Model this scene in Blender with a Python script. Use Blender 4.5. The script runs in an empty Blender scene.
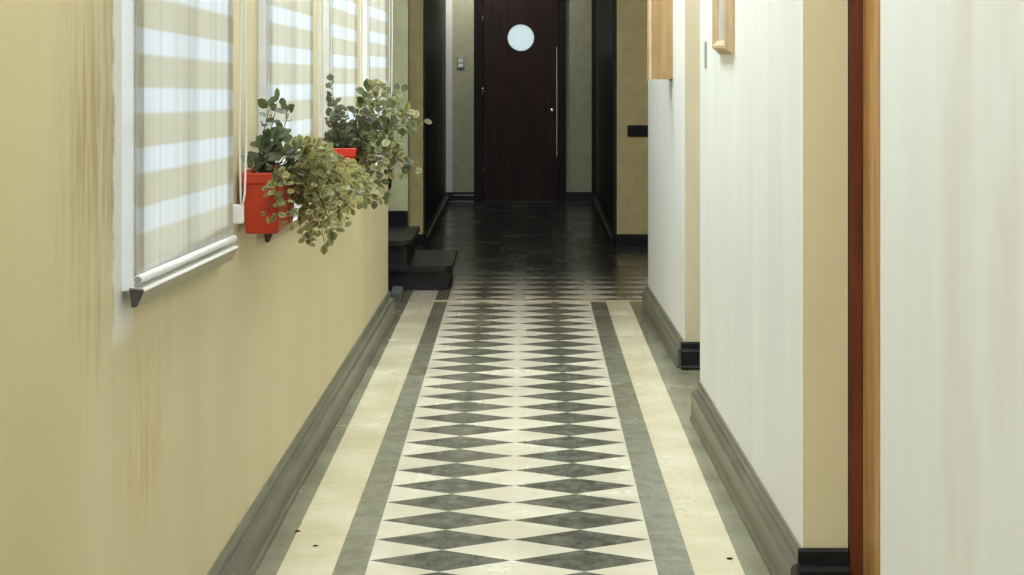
import bpy, bmesh, math, random
from mathutils import Vector, Matrix
random.seed(7)
S = bpy.context.scene
C = S.collection
F = 1700.0            # focal length in pixels for a 1024 px wide frame
CAMZ = 1.6
VX, VY = 526.0, 42.0  # vanishing point of the corridor in the 1024x575 frame

# ------------------------------------------------------------------ helpers
def P(px, py, y):
    """point in the world at depth y that is seen at (px, py)"""
    return Vector(((px - VX) * y / F, y, CAMZ - (py - VY) * y / F))

def XL(y): return -(0.865 - 0.0125 * (y - 4.6))      # left wall plane
def XR(y): return 0.782 - 0.0105 * (y - 4.8)         # right wall plane

def link(name, bm, mat=None, parent=None, smooth=False):
    me = bpy.data.meshes.new(name)
    bmesh.ops.recalc_face_normals(bm, faces=bm.faces[:])
    bm.to_mesh(me); bm.free()
    if mat:
        for m in (mat if isinstance(mat, (list, tuple)) else [mat]):
            me.materials.append(m)
    if smooth:
        for p in me.polygons: p.use_smooth = True
    o = bpy.data.objects.new(name, me)
    C.objects.link(o)
    if parent:
        o.parent = parent
        o.location = -Vector(parent.location) if parent.parent is None else (0, 0, 0)
    return o

def link_abs(name, bm, mat, parent, smooth=False):
    """bm given in world coordinates, parent is an Empty at its own place (or a child sharing the frame)"""
    root = parent
    while root.parent: root = root.parent
    bmesh.ops.translate(bm, verts=bm.verts[:], vec=-Vector(root['org']))
    me = bpy.data.meshes.new(name)
    bmesh.ops.recalc_face_normals(bm, faces=bm.faces[:])
    bm.to_mesh(me); bm.free()
    for m in (mat if isinstance(mat, (list, tuple)) else [mat]): me.materials.append(m)
    if smooth:
        for p in me.polygons: p.use_smooth = True
    o = bpy.data.objects.new(name, me); C.objects.link(o); o.parent = parent
    return o

def thing(name, label, cat, loc, group=None):
    o = bpy.data.objects.new(name, None); C.objects.link(o)
    o.empty_display_size = 0.05
    o.location = loc; o['org'] = list(loc)
    o['label'] = label; o['category'] = cat
    if group: o['group'] = group
    return o

def done(o):
    if 'org' in o: del o['org']

def tag(o, label, cat, group=None):
    o['label'] = label; o['category'] = cat
    if group: o['group'] = group
    return o

def struct(name, bm, mat, smooth=False, label=None, cat=None):
    o = link(name, bm, mat, None, smooth); o['kind'] = 'structure'
    if label: o['label'] = label
    if cat: o['category'] = cat
    return o

def prism(bm, foot, z0, z1, mi=0):
    lo = [bm.verts.new((x, y, z0)) for x, y in foot]
    hi = [bm.verts.new((x, y, z1)) for x, y in foot]
    n = len(foot); fs = []
    fs.append(bm.faces.new(lo[::-1])); fs.append(bm.faces.new(hi))
    for i in range(n):
        fs.append(bm.faces.new((lo[i], lo[(i + 1) % n], hi[(i + 1) % n], hi[i])))
    for f in fs: f.material_index = mi
    return fs

def box(bm, x0, x1, y0, y1, z0, z1, mi=0):
    return prism(bm, [(x0, y0), (x1, y0), (x1, y1), (x0, y1)], z0, z1, mi)

def new(): return bmesh.new()

def bevel(bm, w, seg=2, edges=None):
    bmesh.ops.bevel(bm, geom=edges or bm.edges[:], offset=w, segments=seg, affect='EDGES', profile=0.6)

def sweep(bm, prof, path, cap=True, mi=0):
    """prof: list of (offset from wall, height); path: list of (x, y, nx, ny) with wall normal"""
    rings = []
    for x, y, nx, ny in path:
        rings.append([bm.verts.new((x + nx * o, y + ny * o, h)) for o, h in prof])
    n = len(prof)
    for a, b in zip(rings, rings[1:]):
        for i in range(n):
            f = bm.faces.new((a[i], a[(i + 1) % n], b[(i + 1) % n], b[i])); f.material_index = mi
    if cap:
        bm.faces.new(rings[0][::-1]).material_index = mi
        bm.faces.new(rings[-1]).material_index = mi

def tube(bm, pts, r, n=8, r2=None):
    pts = [Vector(p) for p in pts]
    rings = []
    m = len(pts)
    for i, p in enumerate(pts):
        d = (pts[min(i + 1, m - 1)] - pts[max(i - 1, 0)]).normalized()
        a = d.cross(Vector((0.3, 0.2, 1))) if abs(d.z) < 0.9 else d.cross(Vector((1, 0.2, 0)))
        a.normalize(); b = d.cross(a)
        rr = r if r2 is None else r + (r2 - r) * i / (m - 1)
        rings.append([bm.verts.new(p + (a * math.cos(2 * math.pi * k / n) + b * math.sin(2 * math.pi * k / n)) * rr) for k in range(n)])
    for a, b in zip(rings, rings[1:]):
        for i in range(n):
            bm.faces.new((a[i], a[(i + 1) % n], b[(i + 1) % n], b[i]))
    bm.faces.new(rings[0][::-1]); bm.faces.new(rings[-1])

def lathe_y(bm, prof, cx, cy, cz, n=32):
    """prof: (radius, y offset) turned about an axis along Y"""
    rings = []
    for r, dy in prof:
        rings.append([bm.verts.new((cx + r * math.cos(2 * math.pi * k / n), cy + dy, cz + r * math.sin(2 * math.pi * k / n))) for k in range(n)])
    for a, b in zip(rings, rings[1:]):
        for i in range(n):
            bm.faces.new((a[i], a[(i + 1) % n], b[(i + 1) % n], b[i]))
    return rings

# ------------------------------------------------------------------ node helper
def srgb(r, g, b):
    def f(c):
        c /= 255.0
        return c / 12.92 if c <= 0.04045 else ((c + 0.055) / 1.055) ** 2.4
    return (f(r), f(g), f(b), 1.0)

class NT:
    def __init__(s, name):
        s.m = bpy.data.materials.new(name); s.m.use_nodes = True
        s.t = s.m.node_tree; s.t.nodes.clear()
        s.out = s.t.nodes.new('ShaderNodeOutputMaterial')
    def n(s, typ, **kw):
        nd = s.t.nodes.new(typ)
        for k, v in kw.items(): setattr(nd, k, v)
        return nd
    def set(s, sock, v):
        if isinstance(v, bpy.types.NodeSocket): s.t.links.new(v, sock)
        else: sock.default_value = v
    def math(s, op, a, b=0.0, c=0.0):
        nd = s.n('ShaderNodeMath', operation=op)
        s.set(nd.inputs[0], a); s.set(nd.inputs[1], b); s.set(nd.inputs[2], c)
        return nd.outputs[0]
    def add(s, a, b): return s.math('ADD', a, b)
    def sub(s, a, b): return s.math('SUBTRACT', a, b)
    def mul(s, a, b): return s.math('MULTIPLY', a, b)
    def lt(s, a, b): return s.math('LESS_THAN', a, b)
    def gt(s, a, b): return s.math('GREATER_THAN', a, b)
    def ss(s, v, a, b, lo=0.0, hi=1.0):
        nd = s.n('ShaderNodeMapRange', interpolation_type='SMOOTHSTEP')
        s.set(nd.inputs[0], v); nd.inputs[1].default_value = a; nd.inputs[2].default_value = b
        nd.inputs[3].default_value = lo; nd.inputs[4].default_value = hi
        return nd.outputs[0]
    def mix(s, f, a, b, mode='MIX'):
        nd = s.n('ShaderNodeMix', data_type='RGBA', blend_type=mode)
        s.set(nd.inputs[0], f); s.set(nd.inputs[6], a); s.set(nd.inputs[7], b)
        return nd.outputs[2]
    def coord(s):
        o = s.n('ShaderNodeTexCoord').outputs['Object']
        x = s.n('ShaderNodeSeparateXYZ'); s.t.links.new(o, x.inputs[0])
        return o, x.outputs[0], x.outputs[1], x.outputs[2]
    def noise(s, vec, scale=5.0, detail=4.0, rough=0.55, stretch=(1, 1, 1)):
        mp = s.n('ShaderNodeMapping'); s.t.links.new(vec, mp.inputs[0]); mp.inputs['Scale'].default_value = stretch
        nd = s.n('ShaderNodeTexNoise'); s.t.links.new(mp.outputs[0], nd.inputs['Vector'])
        nd.inputs['Scale'].default_value = scale; nd.inputs['Detail'].default_value = detail
        nd.inputs['Roughness'].default_value = rough
        return nd.outputs[0]
    def bump(s, h, strength=0.1, dist=0.01):
        nd = s.n('ShaderNodeBump'); nd.inputs['Strength'].default_value = strength; nd.inputs['Distance'].default_value = dist
        s.t.links.new(h, nd.inputs['Height']); return nd.outputs[0]
    def bsdf(s, color, rough=0.5, spec=0.5, normal=None, metal=0.0, **kw):
        b = s.n('ShaderNodeBsdfPrincipled')
        s.set(b.inputs['Base Color'], color); s.set(b.inputs['Roughness'], rough)
        s.set(b.inputs['Specular IOR Level'], spec); s.set(b.inputs['Metallic'], metal)
        if normal: s.t.links.new(normal, b.inputs['Normal'])
        for k, v in kw.items(): s.set(b.inputs[k], v)
        return b.outputs[0]
    def end(s, sh): s.t.links.new(sh, s.out.inputs[0]); return s.m

def simple(name, rgb, rough=0.5, spec=0.5, metal=0.0, var=0.12, scale=12.0, stretch=(1, 1, 1)):
    n = NT(name); o, x, y, z = n.coord()
    k = n.noise(o, scale, 4, 0.55, stretch)
    c = srgb(*rgb)
    dk = tuple(v * (1 - var) for v in c[:3]) + (1,)
    lt = tuple(min(1, v * (1 + var)) for v in c[:3]) + (1,)
    col = n.mix(n.ss(k, 0.3, 0.7), dk, lt)
    return n.end(n.bsdf(col, rough, spec, n.bump(k, 0.05, 0.004), metal))

# ------------------------------------------------------------------ materials
def wall_white():
    n = NT('white_plaster'); o, x, y, z = n.coord()
    k = n.noise(o, 3.0, 3, 0.5, (1, 1.6, 0.3)); k2 = n.noise(o, 5, 4, 0.55, (1, 1.5, 0.22)); k3 = n.noise(o, 1.6, 4, 0.6, (1, 1.4, 0.5))
    c = n.mix(n.ss(k, 0.25, 0.8), srgb(229, 230, 229), srgb(238, 239, 236))
    c = n.mix(n.ss(k2, 0.5, 0.85, 0, 0.16), c, srgb(206, 206, 198))
    c = n.mix(n.ss(z, 1.0, 0.1, 0, 0.20), c, srgb(232, 224, 200))
    # brownish bloom on the nearest stretch of wall
    c = n.mix(n.mul(n.ss(y, 3.5, 2.9, 0, 0.55), n.ss(k3, 0.40, 0.70)), c, srgb(206, 198, 176))
    return n.end(n.bsdf(c, 0.42, 0.35, n.bump(k3, 0.10, 0.004)))

def wall_cream():
    n = NT('cream_plaster'); o, x, y, z = n.coord()
    k = n.noise(o, 2.6, 3, 0.5, (1, 1.4, 0.3)); k2 = n.noise(o, 7, 4, 0.6, (1, 1.2, 0.25)); k3 = n.noise(o, 5, 4, 0.6)
    c = n.mix(n.ss(k, 0.35, 0.7), srgb(211, 199, 159), srgb(216, 205, 167))
    c = n.mix(n.ss(k2, 0.55, 0.8, 0, 0.2), c, srgb(196, 183, 142))
    # slightly paler tone under the second window onwards
    c = n.mix(n.ss(y, 4.77, 4.785, 0.0, 0.35), c, srgb(216, 200, 158))
    c = n.mix(n.ss(y, 3.6, 3.0, 0.0, 0.5), c, srgb(190, 172, 118))
    # damp brown stains beside the first window
    yw = n.add(y, n.mul(n.sub(k3, 0.5), 0.28))
    m = n.mul(n.ss(yw, 3.10, 3.45), n.ss(yw, 3.72, 3.64))
    m = n.mul(m, n.ss(z, 0.75, 1.35))
    st = n.noise(o, 9, 6, 0.7, (1, 2.6, 0.28))
    m = n.mul(m, n.ss(st, 0.36, 0.66, 0.25, 1.0))
    c = n.mix(n.mul(m, 0.70), c, srgb(146, 122, 76))
    m2 = n.mul(n.mul(n.ss(yw, 3.0, 4.0), n.ss(yw, 3.7, 3.5)), n.ss(st, 0.52, 0.62, 0, 0.5))
    c = n.mix(n.mul(m2, n.ss(z, 0.6, 1.2)), c, srgb(160, 136, 88))
    # ochre run lower down
    m3 = n.mul(n.mul(n.ss(yw, 3.62, 3.78), n.ss(yw, 4.2, 3.95)), n.mul(n.ss(z, 0.40, 0.62), n.ss(z, 1.02, 0.85)))
    c = n.mix(n.mul(m3, n.ss(st, 0.4, 0.65, 0.0, 0.5)), c, srgb(196, 164, 92))
    # white chipped filler along the window edge
    chip = n.noise(o, 26, 5, 0.7, (1, 1, 0.5))
    ye = n.add(y, n.mul(n.sub(chip, 0.5), 0.10))
    m4 = n.mul(n.ss(ye, 3.605, 3.625), n.ss(ye, 3.80, 3.76)); m4 = n.mul(m4, n.mul(n.ss(z, 0.92, 1.0), n.lt(y, 3.85)))
    m4 = n.mul(m4, n.math('MAXIMUM', n.gt(y, 3.60), 0.0))
    c = n.mix(n.mul(m4, 0.85), c, srgb(232, 230, 224))
    return n.end(n.bsdf(c, 0.48, 0.3, n.bump(k3, 0.10, 0.004)))

def floor_mat():
    n = NT('patterned_tile_floor'); o, x, y, z = n.coord()
    marb = n.noise(o, 14, 8, 0.7); soft = n.noise(o, 3, 4, 0.6); fine = n.noise(o, 60, 3, 0.6)
    # diamonds
    u = n.math('FRACT', n.math('DIVIDE', n.add(x, 0.484 + 4.405), 0.4405))
    v = n.math('FRACT', n.add(n.math('DIVIDE', n.sub(y, 5.246), 0.2209), 20.5))
    d = n.add(n.math('ABSOLUTE', n.sub(u, 0.5)), n.math('ABSOLUTE', n.sub(v, 0.5)))
    dia = n.lt(d, 0.497)
    white = n.mix(n.ss(soft, 0.35, 0.7), srgb(204, 197, 174), srgb(220, 214, 192))
    white = n.mix(n.ss(marb, 0.55, 0.75, 0, 0.25), white, srgb(200, 190, 165))
    dark = n.mix(n.ss(marb, 0.38, 0.66), srgb(76, 76, 66), srgb(112, 112, 98))
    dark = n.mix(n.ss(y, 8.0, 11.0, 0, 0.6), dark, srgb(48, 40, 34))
    field = n.mix(dia, white, dark)
    # straight bands
    xc = n.mul(x, n.add(1.0, n.mul(n.sub(y, 5.1), 0.006)))
    xa = n.add(xc, n.mul(n.sub(fine, 0.5), 0.006))
    jy = n.math('FRACT', n.math('DIVIDE', n.add(y, 2.0), 0.2209))
    tile = n.noise(n.n('ShaderNodeCombineXYZ').outputs[0], 1)
    joint = n.lt(jy, 0.018)
    # per-tile tone
    cmb = n.n('ShaderNodeCombineXYZ')
    n.set(cmb.inputs[1], n.math('FLOOR', n.math('DIVIDE', n.add(y, 2.0), 0.2209)))
    n.set(cmb.inputs[0], n.math('FLOOR', n.mul(x, 5.0)))
    wn = n.n('ShaderNodeTexWhiteNoise'); n.t.links.new(cmb.outputs[0], wn.inputs[0])
    tone = wn.outputs[0]
    grey = n.mix(n.ss(marb, 0.35, 0.7), srgb(112, 112, 96), srgb(140, 139, 120))
    grey = n.mix(n.mul(tone, 0.25), grey, srgb(150, 150, 134))
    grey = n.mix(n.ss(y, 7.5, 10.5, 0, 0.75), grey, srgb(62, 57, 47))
    light = n.mix(n.ss(soft, 0.35, 0.7), srgb(202, 192, 160), srgb(220, 212, 186))
    light = n.mix(n.mul(tone, 0.22), light, srgb(206, 194, 160))
    light = n.mix(n.mul(joint, 0.35), light, srgb(150, 140, 115))
    light = n.mix(n.mul(n.ss(marb, 0.6, 0.7), 0.2), light, srgb(176, 164, 130))
    greyj = n.mix(n.mul(joint, 0.5), grey, srgb(88, 88, 76))
    border = n.mix(n.ss(soft, 0.3, 0.7), srgb(122, 120, 98), srgb(146, 144, 120))
    border = n.mix(n.ss(marb, 0.55, 0.72, 0, 0.4), border, srgb(92, 90, 74))
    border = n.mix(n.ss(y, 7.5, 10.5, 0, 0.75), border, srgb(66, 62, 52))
    c = border
    c = n.mix(n.gt(xa, -0.75), c, light)
    c = n.mix(n.gt(xc, -0.583), c, greyj)
    c = n.mix(n.gt(x, -0.484), c, field)
    far = n.gt(y, 10.5); near = n.sub(1.0, far)
    c = n.mix(n.mul(near, n.gt(x, 0.397)), c, greyj)
    c = n.mix(n.mul(near, n.gt(xc, 0.5075)), c, light)
    c = n.mix(n.mul(near, n.gt(xa, 0.6577)), c, border)
    c = n.mix(n.ss(y, 8.4, 10.6, 0, 0.32), c, srgb(120, 106, 80))  # dimming towards the corridor's far end put into the tile colour
    # unlit hall: its shade put into the floor colour
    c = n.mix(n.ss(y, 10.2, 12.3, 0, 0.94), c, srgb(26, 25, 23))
    rough = n.add(n.mul(soft, 0.16), n.mul(tone, 0.10)); rough = n.add(rough, 0.10)
    h = n.add(n.mul(soft, 0.6), n.mul(fine, 0.15))
    return n.end(n.bsdf(c, rough, 0.45, n.bump(h, 0.06, 0.006)))

def blind_mat(name, top, period, slope, y0):
    n = NT(name); o, x, y, z = n.coord()
    zz = n.add(z, n.mul(n.sub(y, y0), slope))
    ph = n.math('FRACT', n.add(n.math('DIVIDE', n.sub(top, zz), period), 20.0))
    wh = n.mul(n.ss(ph, -0.02, 0.05), n.ss(ph, 0.50, 0.40))
    wv = n.noise(o, 5, 3, 0.5, (1, 4, 0.12))
    we = n.noise(o, 160, 2, 0.5, (1, 1, 1))
    wh = n.mul(wh, n.ss(z, 1.10, 1.16, 0.6, 1.0))
    ca = n.mix(wh, srgb(214, 208, 186), srgb(232, 236, 242))
    ca = n.mix(n.ss(wv, 0.4, 0.65, 0, 0.3), ca, srgb(188, 180, 152))
    tcol = n.mix(wh, (0.42, 0.405, 0.335, 1), (0.52, 0.55, 0.60, 1))
    tcol = n.mix(n.ss(z, 1.30, 1.05, 0, 0.75), tcol, (0.66, 0.64, 0.58, 1))
    tcol = n.mix(n.ss(wv, 0.42, 0.62, 0, 0.22), tcol, (0.25, 0.23, 0.17, 1))
    df = n.n('ShaderNodeBsdfDiffuse'); n.set(df.inputs[0], ca)
    tr = n.n('ShaderNodeBsdfTranslucent'); n.set(tr.inputs[0], tcol)
    b = n.bump(n.add(wv, n.mul(we, 0.1)), 0.1, 0.01); n.t.links.new(b, df.inputs['Normal'])
    mx = n.n('ShaderNodeMixShader'); mx.inputs[0].default_value = 0.5
    n.t.links.new(df.outputs[0], mx.inputs[1]); n.t.links.new(tr.outputs[0], mx.inputs[2])
    return n.end(mx.outputs[0])

def glass_mat():
    n = NT('clear_glass')
    t = n.n('ShaderNodeBsdfTransparent'); t.inputs[0].default_value = (0.93, 0.96, 0.96, 1)
    g = n.n('ShaderNodeBsdfGlossy'); g.inputs['Roughness'].default_value = 0.03
    fr = n.n('ShaderNodeFresnel'); fr.inputs[0].default_value = 1.45
    mx = n.n('ShaderNodeMixShader'); n.t.links.new(fr.outputs[0], mx.inputs[0])
    n.t.links.new(t.outputs[0], mx.inputs[1]); n.t.links.new(g.outputs[0], mx.inputs[2])
    return n.end(mx.outputs[0])

def frosted_mat():
    n = NT('frosted_glass'); o, x, y, z = n.coord()
    k = n.noise(o, 30, 3)
    tr = n.n('ShaderNodeBsdfTranslucent'); n.set(tr.inputs[0], n.mix(k, (0.70, 0.78, 0.80, 1), (0.84, 0.90, 0.90, 1)))
    g = n.n('ShaderNodeBsdfGlossy'); g.inputs['Roughness'].default_value = 0.25
    mx = n.n('ShaderNodeMixShader'); mx.inputs[0].default_value = 0.05
    n.t.links.new(tr.outputs[0], mx.inputs[1]); n.t.links.new(g.outputs[0], mx.inputs[2])
    return n.end(mx.outputs[0])

def wood(name, a, b, rough=0.35, spec=0.5, axis='z', scale=7):
    n = NT(name); o, x, y, z = n.coord()
    stretch = {'z': (3, 3, 0.25), 'y': (3, 0.25, 3), 'x': (0.25, 3, 3)}[axis]
    k = n.noise(o, scale, 6, 0.65, stretch)
    f = n.noise(o, scale * 6, 3, 0.6, stretch)
    c = n.mix(n.ss(k, 0.32, 0.68), srgb(*a), srgb(*b))
    c = n.mix(n.ss(f, 0.5, 0.75, 0, 0.3), c, srgb(*[v * 0.6 for v in a]))
    return n.end(n.bsdf(c, rough, spec, n.bump(f, 0.08, 0.002)))

def leaf_mat():
    n = NT('variegated_leaf')
    at = n.n('ShaderNodeVertexColor'); at.layer_name = 'tint'
    o, x, y, z = n.coord()
    k = n.noise(o, 90, 3)
    c = n.mix(n.ss(k, 0.4, 0.7, 0, 0.25), at.outputs[0], srgb(70, 78, 52))
    b = n.n('ShaderNodeBsdfPrincipled'); n.t.links.new(c, b.inputs['Base Color'])
    b.inputs['Roughness'].default_value = 0.45; b.inputs['Specular IOR Level'].default_value = 0.35
    tr = n.n('ShaderNodeBsdfTranslucent'); n.t.links.new(c, tr.inputs[0])
    mx = n.n('ShaderNodeMixShader'); mx.inputs[0].default_value = 0.45
    n.t.links.new(b.outputs[0], mx.inputs[1]); n.t.links.new(tr.outputs[0], mx.inputs[2])
    return n.end(mx.outputs[0])

M = dict(
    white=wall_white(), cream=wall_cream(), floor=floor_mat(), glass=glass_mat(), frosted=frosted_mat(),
    ceiling=simple('white_ceiling_paint', (228, 226, 216), 0.7, 0.2),
    tan=simple('tan_paint', (224, 215, 178), 0.5, 0.3, var=0.04, scale=3, stretch=(1, 1, .3)),
    tan2=simple('pale_tan_paint', (206, 195, 170), 0.5, 0.3, var=0.06, scale=6, stretch=(1, 1, .3)),
    olive=simple('olive_tan_paint', (186, 168, 118), 0.55, 0.3, var=0.08),
    hall=simple('grey_green_paint', (178, 176, 148), 0.55, 0.3, var=0.08),
    stairwall=simple('pale_green_paint', (182, 179, 142), 0.5, 0.3, var=0.06),
    darkwall=simple('dark_gloss_paint', (20, 23, 25), 0.45, 0.25, var=0.2, scale=4),
    skirt=simple('grey_green_skirting_paint', (100, 98, 82), 0.28, 0.5, var=0.22, scale=9, stretch=(1, .5, 2)),
    black=simple('black_gloss_paint', (18, 21, 23), 0.34, 0.3, var=0.3),
    blackmetal=simple('black_metal', (14, 14, 15), 0.35, 0.5),
    stone=simple('dark_stone', (24, 25, 27), 0.42, 0.45, var=0.3, scale=30),
    brass=simple('worn_brass_strip', (170, 158, 124), 0.4, 0.5, metal=0.3),
    frame=simple('white_window_paint', (246, 248, 250), 0.35, 0.5, var=0.04),
    plastic=simple('white_plastic', (232, 231, 226), 0.35, 0.5, var=0.03),
    alu=simple('beige_metal_rail', (160, 151, 124), 0.4, 0.5, metal=0.2, var=0.05),
    cap=simple('dark_grey_cap', (70, 68, 64), 0.5, 0.4),
    greyplastic=simple('grey_plastic', (150, 150, 146), 0.4, 0.5, var=0.05),
    greyblock=simple('grey_rubber', (78, 80, 78), 0.6, 0.3),
    pot=simple('red_orange_plastic', (190, 58, 26), 0.38, 0.45, var=0.06, scale=20),
    pot2=simple('red_plastic', (214, 52, 28), 0.38, 0.45, var=0.06, scale=20),
    soil=simple('dark_soil', (52, 40, 28), 0.95, 0.1, var=0.5, scale=80),
    stem=simple('plant_stem', (70, 62, 42), 0.6, 0.3, var=0.2),
    leaf=leaf_mat(),
    door=wood('dark_varnished_wood', (26, 15, 11), (50, 25, 18), 0.42, 0.25),
    casing=wood('black_brown_wood', (14, 10, 8), (24, 16, 13), 0.42, 0.25),
    jamb=wood('red_brown_wood', (96, 46, 24), (122, 62, 34), 0.35, 0.4),
    oak=wood('orange_oak_wood', (172, 122, 72), (206, 164, 108), 0.35, 0.4),
    boxwood=wood('golden_brown_wood', (156, 126, 82), (182, 150, 106), 0.4, 0.4),
    pine=wood('pale_pine_wood', (190, 160, 122), (212, 184, 150), 0.4, 0.4),
    picture=simple('pale_grey_picture', (190, 194, 192), 0.25, 0.5, var=0.1),
    chrome=simple('dull_chrome', (190, 186, 176), 0.22, 0.5, metal=0.9),
    scrap=simple('dried_leaf', (70, 44, 24), 0.8, 0.2),
)

# ------------------------------------------------------------------ setting: floor, ceiling, walls
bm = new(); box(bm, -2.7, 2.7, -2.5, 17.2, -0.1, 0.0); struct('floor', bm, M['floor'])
bm = new(); box(bm, -2.7, 2.7, -2.5, 17.2, 4.0, 4.1); struct('ceiling', bm, M['ceiling'])

# windows: (fabric start y, fabric end y, bottom z at start, slope, white band top, period)
WIN = [(3.67, 4.81, 1.040, 0.036, 1.635, 0.131),
       (5.41, 6.45, 0.975, 0.026, 1.722, 0.128),
       (6.98, 7.93, 0.965, 0.026, 1.677, 0.124),
       (8.46, 9.41, 0.955, 0.022, 1.658, 0.125)]
HEAD = 2.45
WEND = 9.85
def lw(bm, y0, y1, z0, z1, off=0.0, th=0.2):
    prism(bm, [(XL(y0) + off, y0), (XL(y0) - th, y0), (XL(y1) - th, y1), (XL(y1) + off, y1)], z0, z1)
bm = new()
edges = [-2.5]
for w in WIN: edges += [w[0] + 0.06, w[1] - 0.06]
edges.append(WEND)
for i in range(0, len(edges), 2): lw(bm, edges[i], edges[i + 1], 0, 4.0)
for w in WIN:
    lw(bm, w[0] + 0.06, w[1] - 0.06, 0, w[2] + 0.05)
    lw(bm, w[0] + 0.06, w[1] - 0.06, HEAD - 0.1, 4.0)
struct('wall_left', bm, M['cream'])

def right_wall(name, pts, mats, back=0.2, y_end=None):
    """corridor-facing plaster on side 0, the near end face carries its own paint"""
    (xn, yn), (xf, yf) = pts
    bm = new()
    fs = prism(bm, [(xn, yn), (xn + back, yn), (xf + back, yf), (xf, yf)], 0, 4.0)
    fs[2].material_index = 1
    struct(name, bm, mats)
right_wall('wall_right_far', ((0.780, 8.34), (0.738, 10.28)), [M['white'], M['tan2']], 0.26)
right_wall('wall_right_middle', ((0.782, 4.80), (0.737, 7.20)), [M['white'], M['tan']], 0.127)
right_wall('wall_right_near', ((0.835, -2.5), (0.79, 3.79)), [M['white'], M['tan']], 0.2)
# walls of the rooms behind the doorways and of the hall, all behind the corridor walls
bm = new()
box(bm, 0.990, 1.06, 3.70, 8.45, 0, 4.0)
struct('wall_right_recess', bm, M['tan2'])
bm = new()
box(bm, 0.98, 2.7, 10.10, 10.28, 0, 4.0); box(bm, 2.58, 2.7, 10.28, 13.25, 0, 4.0)
struct('wall_right_hall', bm, M['olive'])
bm = new()
box(bm, -2.7, XL(WEND) - 0.2, WEND - 0.12, WEND, 0, 4.0); box(bm, -2.7, -2.58, WEND, 13.25, 0, 4.0)
struct('wall_left_hall', bm, M['olive'])
bm = new(); box(bm, -2.58, -0.82, 11.80, 11.98, 0, 4.0); struct('wall_stair', bm, M['stairwall'])
bm = new(); box(bm, -2.7, -0.805, 13.27, 13.45, 0, 4.0); struct('wall_left_portal', bm, M['olive'])
bm = new(); box(bm, 0.71, 2.7, 13.27, 13.45, 0, 4.0); struct('wall_right_portal', bm, M['olive'])
bm = new(); box(bm, -0.98, -0.80, 13.45, 17.0, 0, 4.0); struct('wall_left_back', bm, M['darkwall'])
bm = new(); box(bm, 0.69, 0.87, 13.45, 17.0, 0, 4.0); struct('wall_right_back', bm, M['darkwall'])
# back wall with the doorway
DX0, DX1, DTOP = -0.43, 0.32, 2.12
bm = new()
box(bm, -0.98, DX0 - 0.09, 17.0, 17.2, 0, 4.0); box(bm, DX1 + 0.08, 0.87, 17.0, 17.2, 0, 4.0)
box(bm, DX0 - 0.09, DX1 + 0.08, 17.0, 17.2, DTOP + 0.09, 4.0)
struct('wall_back', bm, M['hall'])

# ------------------------------------------------------------------ baseboards
PROF = [(0, 0), (0.043, 0), (0.042, 0.012), (0.036, 0.024), (0.036, 0.105), (0.030, 0.116), (0.014, 0.122), (0.013, 0.148), (0.008, 0.155), (0, 0.155)]
def skirt(name, path, mat, h=0.155, cap=True):
    bm = new(); s = h / 0.155
    sweep(bm, [(o, z * s) for o, z in PROF], path, cap)
    return struct(name, bm, mat)
bm = new()
ys = [-2.5 + i * 0.25 for i in range(50) if -2.5 + i * 0.25 < WEND] + [WEND]
sweep(bm, PROF, [(XL(y) , y, 1 + random.uniform(-.08, .08), 0) for y in ys])
struct('baseboard_left', bm, M['skirt'], smooth=False)
skirt('baseboard_right_far', [(0.780, 8.335, -1, 0), (0.738, 10.28, -1, 0)], M['skirt'], 0.128)
skirt('baseboard_right_middle', [(0.782, 4.797, -1, 0), (0.737, 7.20, -1, 0)], M['skirt'], 0.165)
skirt('baseboard_right_near', [(0.835, -2.5, -1, 0), (0.79, 3.79, -1, 0)], M['skirt'])
def endskirt(name, x0, x1, y, h):
    bm = new()
    sweep(bm, [(o * 1.15, z * h / 0.155) for o, z in PROF], [(x0, y, 0, -1), (x1, y, 0, -1)])
    return struct(name, bm, M['black'])
endskirt('baseboard_right_far_end', 0.780 - 0.022, 0.98, 8.34, 0.130)
endskirt('baseboard_right_middle_end', 0.782 - 0.016, 0.907, 4.80, 0.172)
skirt('baseboard_right_portal', [(0.70, 13.27, 0, -1), (2.58, 13.27, 0, -1)], M['black'], 0.10)
skirt('baseboard_left_portal', [(-2.58, 13.27, 0, -1), (-0.80, 13.27, 0, -1)], M['black'], 0.10)
skirt('baseboard_left_back', [(-0.80, 13.3, 1, 0), (-0.80, 17.0, 1, 0)], M['black'], 0.10)
skirt('baseboard_right_back', [(0.69, 13.3, -1, 0), (0.69, 17.0, -1, 0)], M['black'], 0.10)
skirt('baseboard_back_left', [(-0.80, 17.0, 0, -1), (DX0 - 0.09, 17.0, 0, -1)], M['black'], 0.10)
skirt('baseboard_back_right', [(DX1 + 0.08, 17.0, 0, -1), (0.69, 17.0, 0, -1)], M['black'], 0.10)
bm = new(); box(bm, -2.5, -0.82, 11.77, 11.80, 0.3, 0.43); struct('baseboard_stair', bm, M['black'])
bm = new(); box(bm, -0.575, 0.72, 10.48, 10.525, -0.002, 0.004); bevel(bm, 0.0015, 1); struct('trim_1', bm, M['brass'])
# pale upright trim in the left corner of the back wall
bm = new(); box(bm, -0.80, -0.735, 16.955, 17.0, 0.10, 2.9); bevel(bm, 0.006); struct('trim_2', bm, M['plastic'])
# slim dark trim in the right corner
bm = new(); box(bm, 0.655, 0.69, 16.96, 17.0, 0.10, 2.9); bevel(bm, 0.006); struct('trim_3', bm, M['black'])

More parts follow.
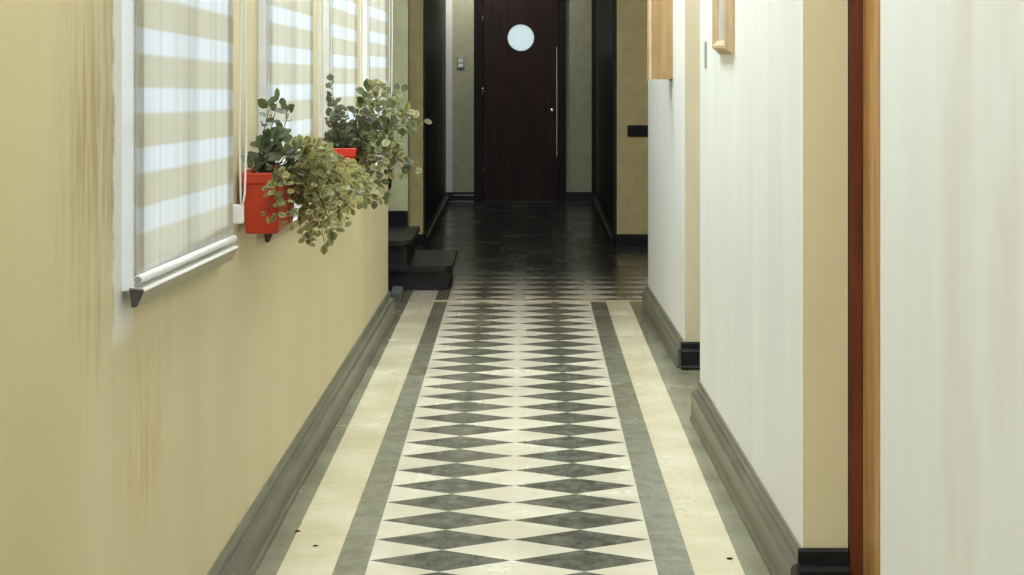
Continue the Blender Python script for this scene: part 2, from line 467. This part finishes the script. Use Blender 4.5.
# ------------------------------------------------------------------ windows
for i, w in enumerate(WIN):
    y0, y1, zb, sl = w[0], w[1], w[2], w[3]
    bm = new()
    a, b = y0 + 0.015, y1 - 0.03
    # surround standing proud of the plaster
    lw2 = lambda p, q, r, s: prism(bm, [(XL(p) + 0.026, p), (XL(p) - 0.10, p), (XL(q) - 0.10, q), (XL(q) + 0.026, q)], r, s)
    lw2(a, a + 0.05, zb + 0.02, HEAD); lw2(b - 0.06, b, zb - 0.01, HEAD)
    lw2(a + 0.05, b - 0.06, zb + 0.005, zb + 0.055); lw2(a + 0.05, b - 0.06, HEAD - 0.1, HEAD)
    # sash bars in the depth of the wall
    mid = (a + b) / 2
    prism(bm, [(XL(mid) - 0.05, mid - 0.025), (XL(mid) - 0.10, mid - 0.025), (XL(mid) - 0.10, mid + 0.025), (XL(mid) - 0.05, mid + 0.025)], zb + 0.055, HEAD - 0.1)
    wf = struct('window_%d' % (i + 1), bm, M['frame'])
    bm = new()
    prism(bm, [(XL(a) - 0.075, a + 0.05), (XL(a) - 0.081, a + 0.05), (XL(b) - 0.081, b - 0.06), (XL(b) - 0.075, b - 0.06)], zb + 0.055, HEAD - 0.1)
    p = link('pane', bm, M['glass']); p.parent = wf

# ------------------------------------------------------------------ striped blinds
BL = ['nearest striped roller blind on left wall, largest, beside the stained plaster',
      'striped roller blind on left wall, behind the nearer red planter',
      'striped roller blind on left wall, behind the farther red planter',
      'farthest striped roller blind on left wall, next to the wall end']
CH = [(236.5, 240.5, 213), (315.2, 320.5, 165), (356.5, 358.6, 160), (385.6, 386.8, 150)]
for i, (y0, y1, zb, sl, top, per) in enumerate(WIN):
    fx = lambda y: XL(y) + 0.036
    t = thing('window_blind', BL[i], 'blind', (XL((y0 + y1) / 2) + 0.036, (y0 + y1) / 2, zb - sl * (y1 - y0) / 2), 'striped roller blinds on the left wall')
    org = Vector(t['org'])
    drop = lambda y: -sl * (y - y0)
    # cloth: object coordinates follow the blind's own base
    bm = new(); n = 26; m = 30
    grid = []
    for a in range(n + 1):
        y = y0 + (y1 - y0) * a / n; row = []
        for b in range(m + 1):
            h = b / m
            zz = zb + 0.045 + drop(y) * (1 - h * 0.2) + (2.42 - zb - 0.045) * h
            xx = fx(y) + 0.0022 * math.sin(a * 0.9 + i) * (1 - h * .5)
            row.append(bm.verts.new((xx, y, zz)))
        grid.append(row)
    for a in range(n):
        for b in range(m): bm.faces.new((grid[a][b], grid[a + 1][b], grid[a + 1][b + 1], grid[a][b + 1]))
    fm = blind_mat('striped_sheer_cloth_%d' % i, top - org.z, per, sl * 0.9, y0 - org.y)
    # z thresholds in the cloth shader are for the world height
    for nd in fm.node_tree.nodes:
        if nd.bl_idname == 'ShaderNodeMapRange' and nd.inputs[1].default_value in (1.10000002384185791, 1.2999999523162842):
            nd.inputs[1].default_value -= org.z; nd.inputs[2].default_value -= org.z
    link_abs('fabric', bm, fm, t, True)
    bm = new(); tube(bm, [(fx(y) + 0.004, y, zb + 0.047 + drop(y)) for y in (y0 - 0.004, (y0 + y1) / 2, y1 - 0.02)], 0.0095, 14)
    tb = link_abs('bottom_tube', bm, M['plastic'], t, True)
    bm = new(); tube(bm, [(fx(y) + 0.004, y, zb + 0.047 + drop(y)) for y in (y0 - 0.0075, y0 - 0.004)], 0.0078, 14)
    link_abs('end_plug', bm, M['greyplastic'], tb)
    # lower rail: pale top, beige sloping face
    bm = new(); pr = [(-0.016, 0.030), (0.016, 0.027), (0.018, 0.022), (0.002, -0.012), (-0.010, -0.014)]
    r = []
    for y in (y0 - 0.004, y1 - 0.03):
        r.append([bm.verts.new((fx(y) + o, y, zb + z + drop(y))) for o, z in pr])
    for k in range(5):
        f = bm.faces.new((r[0][k], r[0][(k + 1) % 5], r[1][(k + 1) % 5], r[1][k])); f.material_index = 1 if k in (0, 1) else 0
    bm.faces.new(r[0]); bm.faces.new(r[1])
    rl = link_abs('bottom_rail', bm, [M['alu'], M['plastic']], t)
    bm = new(); c = [(bm.verts.new((fx(y0) + o * 0.9, y0 - 0.0075, zb + z * 0.9)), bm.verts.new((fx(y0) + o * 0.9, y0 - 0.0045, zb + z * 0.9))) for o, z in pr]
    bm.faces.new([q[0] for q in c]); bm.faces.new([q[1] for q in c])
    for k in range(5): bm.faces.new((c[k][0], c[(k + 1) % 5][0], c[(k + 1) % 5][1], c[k][1]))
    link_abs('end_cap', bm, M['cap'], rl)
    bm = new(); prism(bm, [(fx(y0) - 0.034, y0 - 0.01), (fx(y0) + 0.04, y0 - 0.01), (fx(y1) + 0.04, y1 + 0.01), (fx(y1) - 0.034, y1 + 0.01)], 2.40, 2.49)
    bevel(bm, 0.008); link_abs('head_rail', bm, M['plastic'], t)
    # pull chain at the far end with its wall clip
    xa, xb, yb = CH[i]
    yc = y1 + 0.045
    pb = P((xa + xb) / 2, yb, yc); zc = pb.z
    w = (xb - xa) * yc / F / 2
    cx = fx(yc) + 0.016
    ysp = 0.022
    bm = new(); pts = []
    for s in (-1, 1):
        side = []
        for k in range(26):
            h = k / 25
            zz = zc + (2.42 - zc) * h
            sway = 0.010 * math.sin(h * 5 + i * 1.3 + s) * (1 - h)
            q = min(1, h * 6)
            side.append(Vector((cx + (0.004 * s * q) + 0.4 * sway, yc + s * ysp * q + sway * .6, zz)))
        pts.append(side)
    tube(bm, pts[0][::-1] + pts[1][1:], 0.0034, 6)
    ch = link_abs('pull_chain', bm, M['plastic'], t, True)
    bm = new(); prism(bm, [(cx - 0.060, yc - 0.010), (cx + 0.004, yc - 0.010), (cx + 0.004, yc + 0.010), (cx - 0.060, yc + 0.010)], zc - 0.030, zc + 0.024)
    bevel(bm, 0.005); link_abs('chain_clip', bm, M['plastic'], ch)
    done(t)

# ------------------------------------------------------------------ planters with plants
def leaf(bm, col, base, d, up, L, W, c_in, c_edge):
    """one rounded, slightly folded leaf"""
    d = d.normalized(); s = d.cross(up)
    if s.length < 1e-4: s = Vector((1, 0, 0))
    s.normalize(); u = s.cross(d).normalized()
    prof = [(0.0, 0.02), (0.22, 0.36), (0.5, 0.5), (0.78, 0.38), (1.0, 0.04)]
    curl = random.uniform(-0.25, 0.15)
    mids, ls, rs = [], [], []
    for t, w in prof:
        c = base + d * (t * L) + u * (curl * L * t * t)
        mids.append(bm.verts.new(c))
        ls.append(bm.verts.new(c + s * (w * W) + u * (0.14 * w * W)))
        rs.append(bm.verts.new(c - s * (w * W) + u * (0.14 * w * W)))
    for i in range(4):
        for e in (ls, rs):
            f = bm.faces.new((mids[i], mids[i + 1], e[i + 1], e[i])); f.smooth = True
            for lp in f.loops:
                lp[col] = c_in if lp.vert in (mids[i], mids[i + 1]) else c_edge

def jit(c, k=0.15):
    f = 1 + random.uniform(-k, k)
    return (c[0] * f * (1 + random.uniform(-.05, .05)), c[1] * f, c[2] * f * (1 + random.uniform(-.08, .08)), 1)

def curve(p0, p1, p2, n):
    return [p0 * (1 - t) ** 2 + p1 * 2 * t * (1 - t) + p2 * t * t for t in [i / (n - 1) for i in range(n)]]

CREAM, PALE, MID, GREY, DARK = srgb(226, 222, 188), srgb(208, 207, 168), srgb(160, 163, 124), srgb(184, 188, 168), srgb(160, 168, 144)
def foliage(t, name, stems, size, cin, cedge, every=0.022, start=0.25, stem_r=0.0022, wr=0.85):
    bl = new(); col = bl.loops.layers.color.new('tint'); bs = new()
    org = None
    for p0, p1, p2 in stems:
        c = curve(p0, p1, p2, 14); tube(bs, c, stem_r, 5, stem_r * 0.45)
        length = sum((b - a).length for a, b in zip(c, c[1:]))
        n = max(3, int(length * (1 - start) / every))
        for k in range(n + 1):
            tt = start + (1 - start) * k / n
            f = tt * 13; i = min(12, int(f)); p = c[i].lerp(c[i + 1], f - i)
            tan = (c[i + 1] - c[i]).normalized()
            for s in ((1, -1) if k < n else (1, -1, 0)):
                if s == 0: dr = tan + Vector((random.uniform(-.3, .3), random.uniform(-.3, .3), random.uniform(-.2, .3)))
                else:
                    a = random.uniform(0, 6.283)
                    o1 = tan.orthogonal().normalized(); o2 = tan.cross(o1)
                    dr = (o1 * math.cos(a) + o2 * math.sin(a)) * s + tan * 0.35 + Vector((0, 0, 0.1))
                up = Vector((random.uniform(-.5, .5), -0.9 + random.uniform(-.5, .6), 0.7 + random.uniform(-.6, .5)))
                L = size * random.uniform(0.65, 1.2) * (1 - 0.2 * tt)
                q = p + dr.normalized() * 0.006
                leaf(bl, col, q, dr, up, L, L * wr * random.uniform(.85, 1.1), jit(random.choice(cin)), jit(random.choice(cedge)))
    link_abs('stems', bs, M['stem'], t, True)
    link_abs(name, bl, M['leaf'], t)

def keep_off_wall(v, pad=0.035):
    v = v.copy(); v.x = max(v.x, XL(v.y) + pad + 0.05); return v

def planter(label, xb, y0, ztop, potmat):
    """xb: x of the back face of the rim"""
    W, L, H = 0.132, 0.35, 0.182
    t = thing('potted_plant', label, 'plant', (xb + W / 2, y0 + L / 2, ztop - H), 'red planters of trailing plants on the left wall')
    bm = new()
    def ring(z, ins):
        return [bm.verts.new(v) for v in ((xb + ins, y0 + ins, z), (xb + W - ins, y0 + ins, z), (xb + W - ins, y0 + L - ins, z), (xb + ins, y0 + L - ins, z))]
    zs = [(ztop - H, 0.022), (ztop - H + 0.006, 0.017), (ztop - 0.034, 0.008), (ztop - 0.030, 0.001), (ztop - 0.003, 0.0), (ztop, 0.003), (ztop, 0.009), (ztop - 0.02, 0.012)]
    rs = [ring(z, k) for z, k in zs]
    for a, b in zip(rs, rs[1:]):
        for k in range(4): bm.faces.new((a[k], a[(k + 1) % 4], b[(k + 1) % 4], b[k]))
    bm.faces.new(rs[0]); bm.faces.new(rs[-1])
    bevel(bm, 0.004, 2, [e for e in bm.edges if abs(e.verts[0].co.z - e.verts[1].co.z) > 0.015])
    link_abs('pot', bm, potmat, t)
    bm = new(); g = []
    for a in range(7):
        g.append([bm.verts.new((xb + 0.013 + (W - 0.026) * a / 6, y0 + 0.013 + (L - 0.026) * b / 12, ztop - 0.016 + random.uniform(0, .008))) for b in range(13)])
    for a in range(6):
        for b in range(12): bm.faces.new((g[a][b], g[a + 1][b], g[a + 1][b + 1], g[a][b + 1]))
    link_abs('soil', bm, M['soil'], t)
    for yy in (y0 + 0.06, y0 + L - 0.08):
        bm = new()
        prism(bm, [(XL(yy) - 0.002, yy), (xb + 0.004, yy), (xb + 0.004, yy + 0.02), (XL(yy) - 0.002, yy + 0.02)], ztop - 0.030, ztop - 0.018)
        link_abs('wall_hook', bm, M['blackmetal'], t)
    return t

R = random.uniform
def soilpt(xb, y0, z, fx=None, fy=None):
    return Vector((xb + 0.02 + 0.09 * (R(0, 1) if fx is None else fx), y0 + 0.02 + 0.26 * (R(0, 1) if fy is None else fy), z - 0.014))

# --- nearer plant
xb, y0, zt = -0.850, 5.03, 1.212
t1 = planter('nearer red planter hooked on left wall beside nearest blind, pale leaves trailing over it', xb, y0, zt, M['pot'])
st = []
for px, py, yy, fx, fy in [(277, 103, 5.15, .3, .3), (289, 113, 5.2, .5, .3), (266, 109, 5.12, .2, .2), (252, 138, 5.12, .1, .1), (256, 150, 5.10, .1, .05), (264, 158, 5.10, .2, .1),
                           (283, 138, 5.2, .5, .4), (272, 150, 5.12, .4, .1), (285, 155, 5.15, .6, .2), (296, 148, 5.25, .7, .5), (306, 144, 5.3, .8, .6)]:
    p0 = soilpt(xb, y0, zt, fx, fy); p2 = keep_off_wall(P(px, py, yy)); st.append((p0, (p0 + p2) / 2 + Vector((R(-.01, .01), 0, .02)), p2))
foliage(t1, 'upright_foliage', st, 0.043, [GREY, DARK, DARK], [GREY, MID, DARK], every=0.032, start=0.2)
st = []
tips = [(300, 238), (310, 243), (322, 240), (318, 228), (330, 226), (338, 214), (346, 208), (352, 200), (345, 190), (358, 196), (330, 200), (308, 222),
        (296, 225), (292, 210), (302, 205), (312, 208), (322, 210), (333, 185), (320, 190), (308, 188), (298, 192), (340, 172), (326, 168), (312, 172), (302, 176),
        (350, 178), (290, 216), (335, 232), (328, 216), (316, 200), (336, 158), (322, 156), (346, 166), (318, 162)]
far_tips = [(356, 184), (363, 176), (371, 190), (366, 200), (353, 209), (342, 222), (379, 194), (348, 196), (360, 194)]
for px, py in tips + far_tips:
    yy = R(5.4, 5.8) if (px, py) in far_tips else R(5.05, 5.45); p2 = keep_off_wall(P(px + R(-3, 3), py + R(-3, 3), yy)); p2.x = max(p2.x, xb + 0.15)
    p0 = soilpt(xb, y0, zt, R(.55, 1), R(.15, 1))
    pm = Vector((max((p0.x + p2.x) / 2 + 0.02, xb + 0.15), (p0.y + p2.y) / 2, max(zt + 0.05, p2.z + 0.10)))
    st.append((p0, pm, p2))
for px, py in [(268, 214), (276, 213), (290, 222)]:
    p2 = P(px, py, 4.985); p0 = soilpt(xb, y0, zt, .9, .0)
    st.append((p0, Vector((xb + 0.135, 4.97, zt + 0.05)), p2))
foliage(t1, 'trailing_foliage', st, 0.036, [MID, MID, PALE, GREY], [CREAM, CREAM, PALE], every=0.018, start=0.4)
done(t1)

# --- farther plant
xb2, y02, zt2 = -0.785, 6.52, 1.192
t2 = planter('farther red planter hooked on left wall, its rim half hidden in leaves', xb2, y02, zt2, M['pot2'])
st = []
for px, py, yy in [(326, 82, 6.6), (330, 98, 6.6), (324, 104, 6.6), (334, 106, 6.6), (322, 118, 6.55), (330, 125, 6.6), (341, 118, 6.7), (348, 112, 6.7), (357, 110, 6.7), (352, 124, 6.7),
                   (362, 106, 6.75), (366, 118, 6.75), (374, 122, 6.8), (380, 112, 6.8), (338, 132, 6.6), (346, 134, 6.6), (358, 132, 6.7), (368, 134, 6.7), (328, 136, 6.6), (320, 128, 6.6),
                   (336, 122, 6.65), (344, 128, 6.65), (318, 140, 6.55)]:
    p0 = soilpt(xb2, y02, zt2); p2 = keep_off_wall(P(px, py, yy)); st.append((p0, (p0 + p2) / 2 + Vector((R(-.01, .01), 0, .02)), p2))
foliage(t2, 'upright_foliage', st, 0.034, [GREY, DARK, GREY], [GREY, GREY, MID], every=0.030, start=0.15)
st = []
tips = [(383, 86), (392, 97), (401, 92), (388, 108), (398, 116), (406, 112), (378, 100), (422, 122), (412, 128), (402, 132), (390, 130), (385, 142), (396, 142), (376, 146),
        (372, 136), (380, 160), (395, 158), (405, 160), (414, 170), (404, 174), (392, 172), (380, 182), (370, 176), (383, 193), (366, 188), (374, 200), (358, 196), (362, 168),
        (350, 172), (346, 182), (356, 180), (340, 176), (368, 160), (386, 168), (352, 204), (344, 166), (350, 190), (362, 182), (372, 190), (356, 186), (342, 194), (366, 198), (378, 172)]
for px, py in tips:
    yy = R(6.5, 6.9); p2 = keep_off_wall(P(px + R(-2, 2), py + R(-2, 2), yy))
    p0 = soilpt(xb2, y02, zt2, R(.5, 1), R(.2, 1))
    pm = Vector((max((p0.x + p2.x) / 2, xb2 + 0.12), (p0.y + p2.y) / 2, max(zt2 + 0.07, p2.z + 0.03)))
    st.append((p0, pm, p2))
foliage(t2, 'trailing_foliage', st, 0.043, [MID, GREY, DARK, GREY], [PALE, CREAM, GREY, MID], every=0.031, start=0.45)
done(t2)

# ------------------------------------------------------------------ stairs on the left
t = thing('stair_flight', 'short flight of black stone steps rising left beyond the end of left wall', 'stairs', (-0.75, 11.33, 0))
for k in range(4):
    xr = -0.472 - 0.262 * k; z1 = 0.163 * (k + 1)
    bm = new(); box(bm, -2.4 + 0.002 * k, xr - 0.035, 10.95, 11.765, 0.163 * k - (0.0 if k == 0 else 0.002), z1 - 0.035)
    link_abs('riser', bm, M['stone'], t)
    bm = new()
    x0, x1, ya, yb, r = -2.41, xr, 10.90, 11.765, 0.09
    foot = [(x0, ya)] + [(x1 - r + r * math.sin(a), ya + r - r * math.cos(a)) for a in [math.pi / 2 * j / 6 for j in range(7)]] + [(x1, yb), (x0, yb)]
    prism(bm, foot, z1 - 0.035, z1); bevel(bm, 0.008, 2)
    link_abs('tread', bm, M['stone'], t)
done(t)

bm = new()
pts = [(-1.7, 11.72, 1.75), (-1.3, 11.72, 1.45), (-1.05, 11.72, 1.24), (-0.965, 11.72, 1.12), (-0.945, 11.72, 1.0), (-0.938, 11.72, 0.85), (-0.936, 11.72, 0.7), (-0.945, 11.72, 0.60), (-0.975, 11.72, 0.545), (-1.06, 11.72, 0.53), (-1.1, 11.79, 0.53)]
tube(bm, pts, 0.017, 10)
o = link('handrail', bm, M['blackmetal'], None, True); tag(o, 'black rounded handrail end on pale stair wall, just past left wall end', 'handrail')

bm = new(); box(bm, -0.835, -0.770, 10.50, 10.66, 0, 0.045)
for v in bm.verts:
    if v.co.z > 0.01 and v.co.y > 10.6: v.co.z = 0.07
bevel(bm, 0.005); o = link('door_wedge', bm, M['greyblock']); tag(o, 'small dark grey wedge on floor between left baseboard end and steps', 'wedge')

# ------------------------------------------------------------------ door at the end
RW, RX, RZ = 0.137, -0.052, 1.643
d = thing('door_1', 'dark varnished wooden door with round window at corridor end', 'door', ((DX0 + DX1) / 2, 17.06, 0))
d['kind'] = 'structure'
# leaf with a round hole
bm = new()
def ringpts(r, n=48): return [(RX + r * math.cos(2 * math.pi * k / n), RZ + r * math.sin(2 * math.pi * k / n)) for k in range(n)]
inner = ringpts(RW)
def outer(k, n=48):
    a = 2 * math.pi * k / n; c, s_ = math.cos(a), math.sin(a)
    tx = ((DX1 - RX) / c if c > 1e-9 else (DX0 - RX) / c if c < -1e-9 else 1e9)
    tz = ((DTOP - RZ) / s_ if s_ > 1e-9 else (0.002 - RZ) / s_ if s_ < -1e-9 else 1e9)
    q = min(tx, tz); return (RX + c * q, RZ + s_ * q)
ou = [outer(k) for k in range(48)]
for cx_, cz_ in ((DX0, .002), (DX1, .002), (DX0, DTOP), (DX1, DTOP)):   # snap the nearest ray to each corner
    k = min(range(48), key=lambda q: (ou[q][0] - cx_) ** 2 + (ou[q][1] - cz_) ** 2); ou[k] = (cx_, cz_)
rows = []
for y_, lst in ((17.05, inner), (17.05, ou), (17.09, ou), (17.09, inner)):
    rows.append([bm.verts.new((x, y_, z)) for x, z in lst])
rows.append(rows[0])
for a, b in zip(rows, rows[1:]):
    for k in range(48): bm.faces.new((a[k], a[(k + 1) % 48], b[(k + 1) % 48], b[k]))
lf = link_abs('door_leaf', bm, M['door'], d)
bm = new(); rr = lathe_y(bm, [(RW - 0.004, -0.002), (RW - 0.004, -0.008), (RW + 0.003, -0.006), (RW + 0.005, 0.0), (RW - 0.004, 0.001)], RX, 17.05, RZ, 48); link_abs('window_ring', bm, M['casing'], lf, True)
bm = new(); rr = lathe_y(bm, [(RW - 0.002, 0.015), (RW - 0.002, 0.021)], RX, 17.05, RZ, 48); bm.faces.new(rr[0]); bm.faces.new(rr[1]); link_abs('round_pane', bm, M['frosted'], lf)
bm = new(); kx, kz = 0.262, 0.907
lathe_y(bm, [(0.0005, -0.062), (0.016, -0.060), (0.026, -0.048), (0.027, -0.036), (0.016, -0.026), (0.010, -0.02), (0.010, -0.006), (0.028, -0.005), (0.030, 0.001), (0.0005, 0.001)], kx, 17.05, kz, 20)
link_abs('door_knob', bm, M['chrome'], lf, True)
bm = new(); box(bm, DX1 - 0.016, DX1 - 0.006, 17.045, 17.052, 0.45, 1.55); bevel(bm, 0.002, 1); link_abs('edge_glint', bm, M['chrome'], lf)  # pale metal strip added as the glint on the door edge
for hz in (1.83, 1.1, 0.3):
    bm = new(); tube(bm, [(DX0 - 0.002, 17.043, hz - 0.05), (DX0 - 0.002, 17.043, hz + 0.05)], 0.008, 10); link_abs('hinge', bm, M['chrome'], lf, True)
bm = new()
box(bm, DX0 - 0.09, DX0 - 0.004, 16.975, 17.15, 0, DTOP + 0.09); box(bm, DX1 + 0.004, DX1 + 0.08, 16.975, 17.15, 0, DTOP + 0.09); box(bm, DX0 - 0.004, DX1 + 0.004, 16.975, 17.15, DTOP + 0.004, DTOP + 0.09)
box(bm, DX0 - 0.03, DX0 + 0.012, 17.092, 17.12, 0, DTOP); box(bm, DX1 - 0.012, DX1 + 0.03, 17.092, 17.12, 0, DTOP); box(bm, DX0, DX1, 17.092, 17.12, DTOP - 0.012, DTOP + 0.03)
link_abs('door_frame', bm, M['casing'], d)
done(d)

# side door in the recess on the right
d = thing('door_2', 'orange brown wooden door with dark jamb in recess on right', 'door', (0.96, 4.3, 0))
d['kind'] = 'structure'
bm = new(); box(bm, 0.912, 0.955, 4.79, 4.86, 0, 2.2); bevel(bm, 0.003, 1); link_abs('jamb', bm, M['jamb'], d)
bm = new(); box(bm, 0.948, 0.986, 3.80, 4.785, 0.006, 2.2); bevel(bm, 0.004, 1); link_abs('door_leaf', bm, M['oak'], d)
done(d)

# ------------------------------------------------------------------ things on the walls
# wall box
t = thing('wall_box', 'narrow golden wooden box fixed to far right wall, projecting into corridor', 'box', (0.71, 8.97, 1.40))
xw = 0.768
bm = new(); box(bm, 0.659, xw + 0.003, 8.90, 9.03, 1.405, 2.15); bevel(bm, 0.003, 2); link_abs('body', bm, M['boxwood'], t)
bm = new(); box(bm, 0.643, 0.6585, 8.895, 9.02, 1.401, 2.155); bevel(bm, 0.003, 2); link_abs('front_panel', bm, M['pine'], t)
bm = new(); box(bm, xw - 0.012, xw + 0.003, 8.92, 9.0, 1.396, 1.405); link_abs('mounting_block', bm, M['jamb'], t)
done(t)

# picture frame: mitred moulding, high ridge
xm = lambda y: 0.782 + (0.737 - 0.782) * (y - 4.8) / 2.4
ya, yb, za, zb_ = 6.16, 6.56, 1.555, 2.25
t = thing('picture_frame', 'pale wooden picture frame hung on middle right wall', 'picture', (xm(6.36), 6.36, za))
bm = new()
prof = [(0.0, -0.003), (0.0, 0.010), (0.008, 0.014), (0.022, 0.034), (0.032, 0.034), (0.050, 0.016), (0.050, -0.003)]   # (inset, height off the wall)
rings = []
for ins, h in prof:
    rings.append([bm.verts.new((xm(y) - h, y, z)) for y, z in ((ya + ins, za + ins), (yb - ins, za + ins), (yb - ins, zb_ - ins), (ya + ins, zb_ - ins))])
for a, b in zip(rings, rings[1:]):
    for k in range(4): bm.faces.new((a[k], a[(k + 1) % 4], b[(k + 1) % 4], b[k]))
link_abs('frame', bm, M['pine'], t)
bm = new(); prism(bm, [(xm(ya) - 0.012, ya + 0.045), (xm(ya) - 0.002, ya + 0.045), (xm(yb) - 0.002, yb - 0.045), (xm(yb) - 0.012, yb - 0.045)], za + 0.045, zb_ - 0.045)
link_abs('picture', bm, M['picture'], t)
done(t)

# switch plate, seen nearly edge-on
t = thing('light_switch', 'flat grey switch plate on middle right wall, below and past the picture frame', 'switch', (xm(7.0), 7.0, 1.49))
bm = new(); prism(bm, [(xm(6.97) - 0.004, 6.97), (xm(6.97) + 0.001, 6.97), (xm(7.02) + 0.001, 7.02), (xm(7.02) - 0.004, 7.02)], 1.492, 1.602); bevel(bm, 0.003, 2); link_abs('plate', bm, M['greyplastic'], t)
bm = new(); prism(bm, [(xm(6.985) - 0.0055, 6.985), (xm(6.985) - 0.003, 6.985), (xm(7.005) - 0.003, 7.005), (xm(7.005) - 0.0055, 7.005)], 1.515, 1.58); link_abs('rocker', bm, M['greyplastic'], t)
done(t)

# switch on the back wall
t = thing('light_switch', 'small grey switch plate on back wall, left of the round-window door', 'switch', (-0.655, 17.0, 1.34))
bm = new(); box(bm, -0.693, -0.613, 16.988, 17.001, 1.335, 1.445); bevel(bm, 0.003, 2); link_abs('plate', bm, M['greyplastic'], t)
for z0 in (1.348, 1.396):
    bm = new(); box(bm, -0.676, -0.630, 16.982, 16.990, z0, z0 + 0.036); bevel(bm, 0.002, 1); link_abs('rocker', bm, M['plastic'], t)
done(t)

# black plaque on the right portal
bm = new(); box(bm, 0.79, 1.02, 13.252, 13.271, 0.865, 0.952); bevel(bm, 0.004, 2)
o = link('plaque', bm, M['black']); tag(o, 'black horizontal plaque on tan pillar, right of dark passage', 'plaque')

# dry scraps on the floor
for px, py, a, s, lab in [(297.5, 531.5, 0.2, .9, 'dark dry scrap on left pale floor stripe, nearest the grey border'),
                          (315.5, 546, 1.0, .8, 'rounder brown dry scrap on left pale floor stripe, lowest in view'),
                          (729, 559, 0.6, .9, 'dark dry scrap on right pale floor stripe')]:
    y = F * CAMZ / (py - VY); p = Vector(((px - VX) * y / F, y, 0))
    bm = new(); n = 9
    c = bm.verts.new((0, 0, 0.004)); rim = []
    for k in range(n):
        r_ = 0.006 * s * R(.7, 1.5); rim.append(bm.verts.new((r_ * 1.7 * math.cos(6.283 * k / n), r_ * 1.4 * math.sin(6.283 * k / n), R(.0005, .003))))
    for k in range(n): bm.faces.new((c, rim[k], rim[(k + 1) % n]))
    bmesh.ops.solidify(bm, geom=bm.faces[:], thickness=0.0008)
    o = link('leaf_scrap', bm, M['scrap']); o.location = p; o.rotation_euler.z = a; tag(o, lab, 'leaf scrap', 'dry scraps on the floor')

# ------------------------------------------------------------------ light
def area(name, loc, rot, sx, sy, e, col=(1, 1, 1)):
    l = bpy.data.lights.new(name, 'AREA'); l.shape = 'RECTANGLE'; l.size = sx; l.size_y = sy; l.energy = e; l.color = col
    o = bpy.data.objects.new(name, l); o.location = loc; o.rotation_euler = rot; C.objects.link(o); return o
H = math.pi / 2
for i, w in enumerate(WIN):   # daylight outside each window
    yc = (w[0] + w[1]) / 2
    area('window_daylight', (XL(yc) - 0.62, yc, 1.75), (0, -H, 0), 2.2, 1.6, (40, 42, 46, 52)[i], (0.93, 0.98, 1.0))
area('ceiling_fill', (-0.3, 2.0, 3.85), (0, math.radians(-20), 0), 0.8, 4.0, 98, (0.83, 0.925, 1.0))  # unseen fill light added overhead to brighten the near corridor
area('ceiling_fill', (-0.3, 7.7, 3.85), (0, math.radians(-20), 0), 0.7, 4.8, 180, (0.83, 0.925, 1.0))  # unseen fill light added for the farther walls, leaning to the right one
area('hall_fill', (-0.5, 16.3, 2.75), (math.radians(40), 0, 0), 0.25, 0.25, 15, (1.0, 1.0, 0.92))  # unseen fill light added to lift the upper back wall
area('passage_fill', (0.0, 10.3, 3.0), (math.radians(62), 0, 0), 0.9, 0.3, 6, (1.0, 0.99, 0.92))  # unseen fill light added for the faces beyond the corridor
area('room_daylight_behind_door', (RX, 17.6, RZ), (-H, 0, 0), 0.8, 0.8, 4.2, (0.95, 1.0, 1.0))

w = bpy.data.worlds.new('overcast'); S.world = w; w.use_nodes = True
bg = w.node_tree.nodes['Background']
sky = w.node_tree.nodes.new('ShaderNodeTexSky'); sky.sky_type = 'HOSEK_WILKIE'; sky.turbidity = 9; sky.sun_direction = (-0.3, -0.5, 0.8)
hs = w.node_tree.nodes.new('ShaderNodeHueSaturation'); hs.inputs['Saturation'].default_value = 0.15
w.node_tree.links.new(sky.outputs[0], hs.inputs['Color']); w.node_tree.links.new(hs.outputs[0], bg.inputs[0]); bg.inputs[1].default_value = 2.6

# ------------------------------------------------------------------ camera
cd = bpy.data.cameras.new('camera'); cam = bpy.data.objects.new('camera', cd); C.objects.link(cam)
cam.location = (0, 0, CAMZ); cam.rotation_euler = (H, 0, 0)
cd.sensor_width = 36; cd.lens = 36 * F / 1024
cd.shift_x = -(VX - 512) / 1024; cd.shift_y = -(287.5 - VY) / 1024
cd.clip_end = 60
S.camera = cam
S.view_settings.view_transform = 'Standard'
S.view_settings.look = 'None'
S.view_settings.exposure = 0.0
